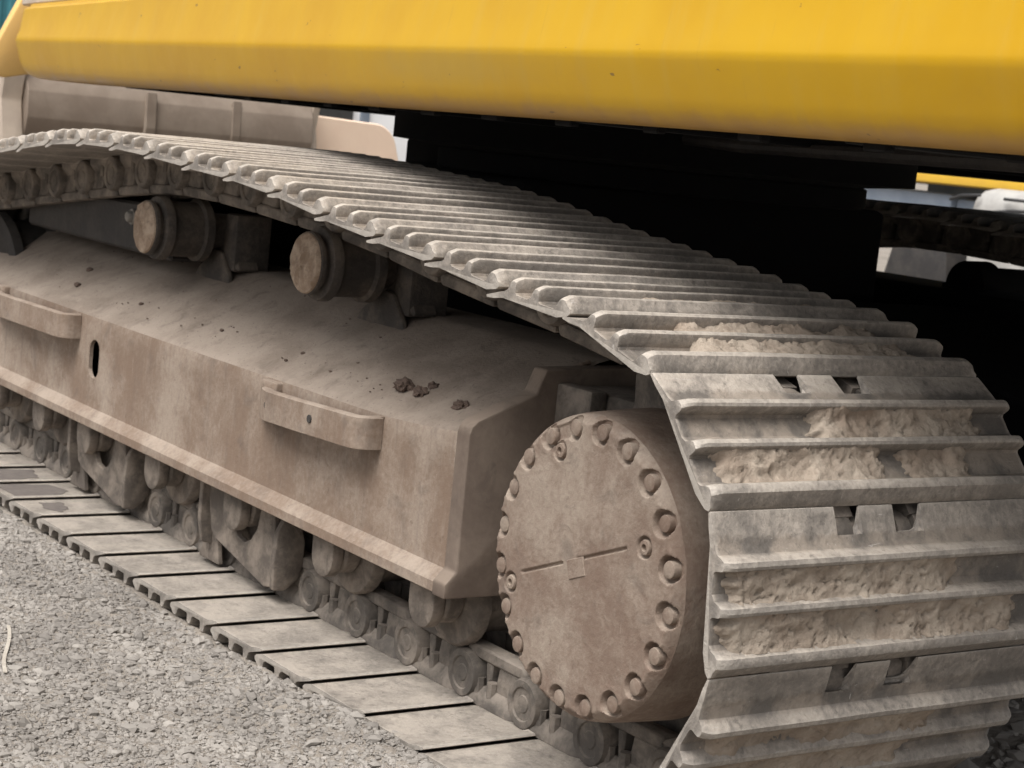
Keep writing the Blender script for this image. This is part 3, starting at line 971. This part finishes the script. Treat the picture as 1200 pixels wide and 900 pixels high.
# sprocket
mb = MB()
NT = 11
sp = []
for k in range(NT):
    a0 = math.radians(lip_angle(b0)) + 2 * PI * k / NT
    for da, r in ((-0.5, 0.322), (-0.36, 0.326), (-0.2, 0.366), (-0.1, 0.384), (0.1, 0.384), (0.2, 0.366), (0.36, 0.326)):
        a = a0 + da * 2 * PI / NT
        sp.append((SX + r * math.cos(a), SZ + r * math.sin(a)))
mb.prism(sp, 'y', 0.325, 0.375, 0.004, 1)
mb.obj('sprocket', M['link'], DRIVE)

# ---- upper structure, swung a few degrees off the tracks
ANG = math.radians(8.5)
UPPER = link('upper_body', None, EX)
UPPER.matrix_local = Matrix.Translation((2.6, 0.02, 0)) @ Matrix(((-math.cos(ANG), math.sin(ANG), 0, 0), (math.sin(ANG), math.cos(ANG), 0, 0), (0, 0, 1, 0), (0, 0, 0, 1)))
UPPER['label'] = 'yellow side skirt with a mud stained lower lip'
SEND = 6.15
def skirt_section(s):
    e = max(0.0, s - (SEND - 1.6)) / 1.6
    cz = 1.206 + 0.0070 * s
    bz = 1.100 + 0.004 * math.sin(s * 2.1)*0.3 + 0.012 * e ** 1.5 + 0.088 * max(0, (s - (SEND - 0.55)) / 0.55) ** 3
    pv = 0.10 * max(0, (s - (SEND - 0.35)) / 0.35) ** 2.2
    k = (cz - bz) / 0.106
    P = [(0.050, 1.395), (0.046, 1.384), (0.030, 1.378), (0.024, 1.372), (0.012, 1.290), (0.003, cz + 0.020), (0.0005, cz + 0.008), (0.0, cz), (0.0025, cz - 0.010), (0.007, cz - 0.022 * k),
         (0.020, cz - 0.062 * k), (0.028, cz - 0.080 * k), (0.038, cz - 0.093 * k), (0.052, cz - 0.102 * k), (0.068, bz), (0.082, bz - 0.0005), (0.092, bz + 0.004), (0.094, bz + 0.02), (0.10, 1.40)]
    return [(s, v + pv, z) for v, z in P]
ss = list(np.linspace(-0.45, SEND - 1.7, 24)) + list(np.linspace(SEND - 1.6, SEND, 26))
mb = MB()
mb.loft([skirt_section(s) for s in ss])
mb.obj('side_skirt', M['yellow'], UPPER, 25)
mb = MB()
mb.box(-0.45, SEND - 0.05, 0.060, 2.90, 1.396, 1.430, 0.006, 1)
mb.obj('deck_edge', M['bucket_edge'], UPPER)
mb = MB()
mb.box(0.10, SEND - 0.25, 0.14, 2.80, 1.431, 1.95, 0.05, 3)
mb.obj('engine_hood', M['yellow'], UPPER)
mb = MB()
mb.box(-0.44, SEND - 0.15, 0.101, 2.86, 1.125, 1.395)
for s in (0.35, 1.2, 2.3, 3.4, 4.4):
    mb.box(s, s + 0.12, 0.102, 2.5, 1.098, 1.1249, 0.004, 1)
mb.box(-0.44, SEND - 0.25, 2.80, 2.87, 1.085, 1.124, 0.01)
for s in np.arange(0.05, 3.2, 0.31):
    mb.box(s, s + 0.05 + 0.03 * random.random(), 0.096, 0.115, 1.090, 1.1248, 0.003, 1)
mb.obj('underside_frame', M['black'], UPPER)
mb = MB()
mb.tube([(-0.43, 0.55, 1.100), (0.6, 0.52, 1.098), (1.5, 0.60, 1.090), (2.2, 0.9, 1.100)], 0.014)
mb.tube([(-0.43, 1.25, 1.085), (0.9, 1.20, 1.085), (1.3, 1.3, 1.10)], 0.022)
mb.obj('hydraulic_hose', M['oily'], UPPER)
mb = MB()
mb.prism([(1.07, 1.49), (0.895, 1.12), (0.99, 1.10), (1.25, 1.16), (1.75, 1.50), (1.75, 1.95), (1.30, 1.95)], 'x', -3.66, -3.6, 0.01)
mb.obj('boom_foot', M['buff'], EX)

# ---- undercarriage between the tracks
CAR = link('car_body', None, EX)
mb = MB()
mb.lathe([(0.60, 0.96), (0.61, 0.965), (0.61, 1.015), (0.60, 1.02), (0.71, 1.03), (0.74, 1.032), (0.74, 1.12), (0.71, 1.123)], (-0.085, 1.65, 0), 'z', 72)
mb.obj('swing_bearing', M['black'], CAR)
mb = MB()
mb.box(-0.80, 0.22, 1.00, 2.30, 0.42, 0.958, 0.02)
for sx in (-1, 1):
    for yy in (0.632, 2.05):
        mb.prism([(sx * 0.30, 0.35), (sx * 1.05, 0.30), (sx * 1.05, 0.52), (sx * 0.3, 0.70)], 'y', yy, yy + 0.62, 0.01, 1)
mb.box(-1.15, -0.55, 0.64, 0.99, 0.4, 0.86, 0.01)  # added black block, closes a bright gap where deep shade belongs
mb.box(-0.86, -0.40, 1.30, 2.0, 0.90, 1.029, 0.01)  # added black block, fills the pale gap beside the bearing with dark
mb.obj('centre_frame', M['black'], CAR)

# ---- the other track, seen under the body
FAR = link('crawler_track', None, EX)
FAR['label'] = 'far track in shadow beyond the turntable'
YF = 2.95
for i in range(NSEG):
    a, b_ = PINS[i], PINS[(i + 1) % len(PINS)]
    if (a[1] + b_[1]) / 2 < 0.5:
        continue
    o = link('track_shoe', SHOES[i % 4], FAR)
    o.matrix_local = seg_matrix(i, YF)
    l = link('track_link', LINK, FAR)
    l.matrix_local = seg_matrix(i, YF)
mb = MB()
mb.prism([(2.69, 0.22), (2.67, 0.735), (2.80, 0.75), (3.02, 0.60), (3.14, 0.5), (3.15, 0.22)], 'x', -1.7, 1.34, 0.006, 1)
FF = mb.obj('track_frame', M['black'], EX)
FF['label'] = 'frame of the far track, its deep shade painted as black'
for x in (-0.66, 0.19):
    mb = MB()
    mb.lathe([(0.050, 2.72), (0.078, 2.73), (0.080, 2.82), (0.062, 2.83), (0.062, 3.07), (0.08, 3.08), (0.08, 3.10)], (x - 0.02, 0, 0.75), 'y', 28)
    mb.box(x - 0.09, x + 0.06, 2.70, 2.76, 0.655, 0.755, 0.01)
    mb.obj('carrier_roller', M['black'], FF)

# ------------------------------------------------------------------ clods on the deck, strip on the gravel
def clod(loc, r, seed, label):
    bm = bmesh.new()
    bmesh.ops.create_icosphere(bm, subdivisions=3, radius=1)
    for v in bm.verts:
        k = 1 + 0.55 * noise.fractal(v.co * 2.1 + Vector((seed * 9, 0, 0)), 0.9, 2.0, 4)
        v.co = Vector((v.co.x * 1.15 * k, v.co.y * 0.9 * k, v.co.z * 0.75 * k)) * r
    mb = MB(); mb.take(bm)
    o = mb.obj('dirt_clod', M['clod'], None, 0)
    o.location = (loc[0], loc[1], loc[2] + r * 0.45)
    tag(o, label, 'clod', 'dirt clods on the frame deck')
clod((0.983, 0.2255, 0.543), 0.020, 1, 'largest dark dirt clod of three on the frame deck beside the step bracket')
clod((1.0459, 0.2264, 0.5435), 0.016, 2, 'dark dirt clod right below the largest of three clods on the deck')
clod((1.047, 0.2538, 0.557), 0.012, 3, 'small upright dirt clod furthest up the deck in the group of three')
clod((1.2024, 0.2211, 0.543), 0.0155, 4, 'lone dirt clod near the end plate of the frame deck')
CR = []
specks = [(0.6737, 0.3482, 0.6054, .005), (0.483, 0.3788, 0.6209, .004), (0.5374, 0.2375, 0.5493, .006), (0.5175, 0.274, 0.5678, .004), (0.5261, 0.2033, 0.532, .005), (0.1516, 0.2294, 0.5452, .006),
          (-0.3244, 0.231, 0.546, .007), (-0.8242, 0.2913, 0.5766, .012), (-0.7446, 0.2251, 0.543, .011), (0.623, 0.2831, 0.5724, .004), (0.7075, 0.2126, 0.5367, .004), (0.7442, 0.2574, 0.5594, .005), (1.2237, 0.3164, 0.5893, .004)]
for k in range(110):
    x = random.uniform(-1.0, 1.28); y = random.uniform(0.19, 0.43)
    specks.append((x, y, 0.505 + (y - 0.15) * 0.5067 + 0.001, random.choice((.0012, .0016, .002, .0028))))
mb = MB()
for (x, y, z, r) in specks:
    vs = [(x + p[0] * r * 1.2 * (1 + random.uniform(-.3, .3)), y + p[1] * r * (1 + random.uniform(-.3, .3)), z + r * 0.3 + p[2] * r * 0.7) for p in ico_v]
    mb.add(vs, [tuple(f) for f in ico_f])
o = mb.obj('dirt_crumbs', M['clod'], None, 0)
tag(o, 'dark dirt crumbs scattered over the sloping frame deck', 'dirt', kind='stuff')

mb = MB()
p0, p1 = Vector((0.50, -0.370)), Vector((0.82, -0.490))
d_ = (p1 - p0).normalized(); nn = Vector((-d_.y, d_.x)) * 0.0036
secs = []
for k in range(9):
    c = p0.lerp(p1, k / 8) + Vector((0, 0.004 * math.sin(k * 0.8)))
    z = float(gheight(c.x, c.y)) + 0.0065 + 0.001 * math.sin(k)
    secs.append([(c.x + nn.x, c.y + nn.y, z), (c.x - nn.x, c.y - nn.y, z), (c.x - nn.x, c.y - nn.y, z + 0.0025), (c.x + nn.x, c.y + nn.y, z + 0.0025)])
mb.loft(secs)
tag(mb.obj('plastic_strip', M['stick'], None, 30), 'thin pale strip lying on the gravel', 'strip')

# ------------------------------------------------------------------ things behind
BK = link('bucket', None)
BK.location = (-5.0, 2.214, -0.349)
BK.scale = (1.282, 1.282, 1.282)
tag(BK, 'pale brown digging bucket standing behind the near track', 'bucket')
mb = MB()
outer_, inner_ = [], []
pr = [(0.30, 1.17), (0.34, 1.10), (0.345, 1.00), (0.31, 0.90), (0.22, 0.80), (0.10, 0.74), (-0.10, 0.62), (-0.30, 0.42), (-0.36, 0.27), (-0.34, 0.242), (-0.38, 0.242), (-0.41, 0.28), (-0.34, 0.46), (-0.14, 0.68), (0.06, 0.80), (0.17, 0.86), (0.24, 0.94), (0.27, 1.02), (0.265, 1.10), (0.24, 1.17)]
mb.prism(pr, 'y', -0.599, 0.60, 0.004, 1)
mb.obj('shell', M['bucket'], BK, 30)
for y0, y1 in ((-0.690, -0.600), (0.601, 0.640)):
    mb = MB()
    mb.prism([(0.30, 1.06), (0.34, 1.215), (0.16, 1.26), (-0.5, 1.10), (-0.65, 0.5), (-0.5, 0.242), (-0.1, 0.242), (0.22, 0.62), (0.37, 0.80)], 'y', y0, y1, 0.008, 1)
    mb.obj('side_plate', M['bucket_edge'], BK)
mb = MB()
rib = [(0.352, 1.14), (0.362, 1.0), (0.325, 0.885), (0.24, 0.79), (0.22, 0.80), (0.31, 0.90), (0.343, 1.0), (0.335, 1.12)]
mb.prism(rib, 'y', -0.135, -0.09, 0.004, 1)
mb.obj('rib', M['bucket'], BK)
mb = MB()
mb.prism([(p[0] - 0.012, p[1]) for p in rib], 'y', 0.235, 0.275, 0.004, 1)
mb.obj('rib', M['bucket'], BK)
mb = MB()
mb.prism([(0.641, 0.242), (0.641, 1.118)] + [(0.98, 1.107)] + arc(1.005, 0.985, 0.122, 85, 12, 10) + [(1.15, 0.93), (1.175, 0.86), (1.18, 0.6), (1.18, 0.242)], 'x', 0.10, 0.14, 0.006, 1)
mb.obj('wing_plate', M['peach'], BK)

CB = link('site_cabin', None)
CB.location = (-13.0, 9.0, -0.04)
tag(CB, 'white site cabin far behind the bucket', 'cabin')
mb = MB(); mb.box(-1.2, 0.0, -3.2, 3.2, 0.0, 2.8, 0.02); mb.obj('wall', M['white'], CB)
mb = MB(); mb.box(-1.35, 0.15, -3.35, 3.35, 2.801, 2.95, 0.02); mb.obj('roof', M['bluegrey'], CB)
for yy in (-2.95, -2.35, -1.75, -0.9, 0.4, 1.6):
    mb = MB(); mb.box(0.002, 0.04, yy, yy + 0.10, 0.02, 2.78, 0.004, 1); mb.obj('panel_post', M['bluegrey'], CB)
mb = MB(); mb.box(0.003, 0.05, -1.60, -1.00, 0.9, 1.32, 0.01, 1); mb.obj('window', M['darkglass'], CB)

TC = link('teal_container', None)
TC.location = (-15.5, 3.6, -0.04)
tag(TC, 'teal steel container at the far left behind the boom', 'container')
mb = MB()
cor = []
for k in range(28):
    y = -2.4 + k * 4.3 / 28
    cor += [(0.0, y), (0.0, y + 0.055), (-0.03, y + 0.075), (-0.03, y + 0.13)]
cor += [(0.0, 1.9), (-2.4, 1.9), (-2.4, -2.4)]
mb.prism(cor, 'z', 0.12, 2.55)
mb.obj('shell', M['teal'], TC, 20)
for z0, z1 in ((0.0, 0.119), (2.551, 2.68)):
    mb = MB(); mb.box(-2.42, 0.03, -2.42, 1.92, z0, z1, 0.01, 1); mb.obj('rail', M['teal'], TC)
mb = MB()
mb.lathe([(0.20, 0.012), (0.24, 0.012), (0.24, 0.004), (0.20, 0.004)], (0.0, 1.18, 1.97), 'x', 40)
mb.obj('painted_ring', M['white'], TC)

PE = link('parked_excavator', None)
PE.location = (-5.6, 9.4, -0.04)
tag(PE, 'amber yellow machine with blue grey undercarriage parked beyond the far track', 'excavator')
mb = MB()
mb.loft([[(x, y, z) for y, z in ((0.0, 1.30), (-0.02, 1.18), (0.00, 1.10), (0.06, 1.085), (2.4, 1.085), (2.4, 2.2), (0.10, 2.2), (0.03, 1.7))] for x in (-1.6, 1.9)])
mb.obj('body', M['amber'], PE, 40)
mb = MB()
mb.box(-2.3, -0.45, 0.10, 1.2, 0.80, 1.02, 0.03)
mb.box(-0.44, 0.0, 0.14, 1.2, 0.80, 0.99, 0.03)
mb.box(-1.1, -0.2, 0.30, 1.1, 0.05, 0.80, 0.03)
mb.box(-0.9, -0.3, 0.3, 1.2, 1.021, 1.083)
mb.obj('undercarriage', M['bluegrey'], PE)
mb = MB()
mb.prism([(-0.57, 0.0), (-0.62, 0.3), (-0.50, 0.74), (-0.30, 0.79), (0.0, 0.70), (0.06, 0.3), (0.02, 0.0)], 'y', -0.40, 0.05, 0.02)
mb.obj('track', M['oily'], PE)
mb = MB()
mb.prism([(0.24, 0.3), (0.30, 1.04), (0.40, 1.08), (0.52, 1.02), (0.48, 0.3)], 'y', 0.15, 0.8, 0.01)
mb.obj('strut', M['bluegrey'], PE)

CBk = link('concrete_block', None)
CBk.location = (-4.7, 9.2, -0.04)
tag(CBk, 'pale concrete block with dark rods sticking out beyond the far track', 'block')
mb = MB(); mb.box(-0.50, 0.9, -0.5, 0.7, 0.0, 1.10, 0.16, 4); mb.obj('body', M['concrete'], CBk)
for (x, z, dx, dz) in ((-0.62, 0.99, 0.28, 0.05), (-0.65, 0.86, 0.25, 0.02), (-0.20, 0.93, 0.35, 0.03), (-0.12, 1.03, 0.35, 0.0)):
    mb = MB(); mb.tube([(x, -0.52, z), (x + dx * 0.5, -0.56, z + dz * 0.7), (x + dx, -0.52, z + dz)], 0.012, 6); mb.obj('rod', M['dark'], CBk)

print('objects', len(SC.objects))
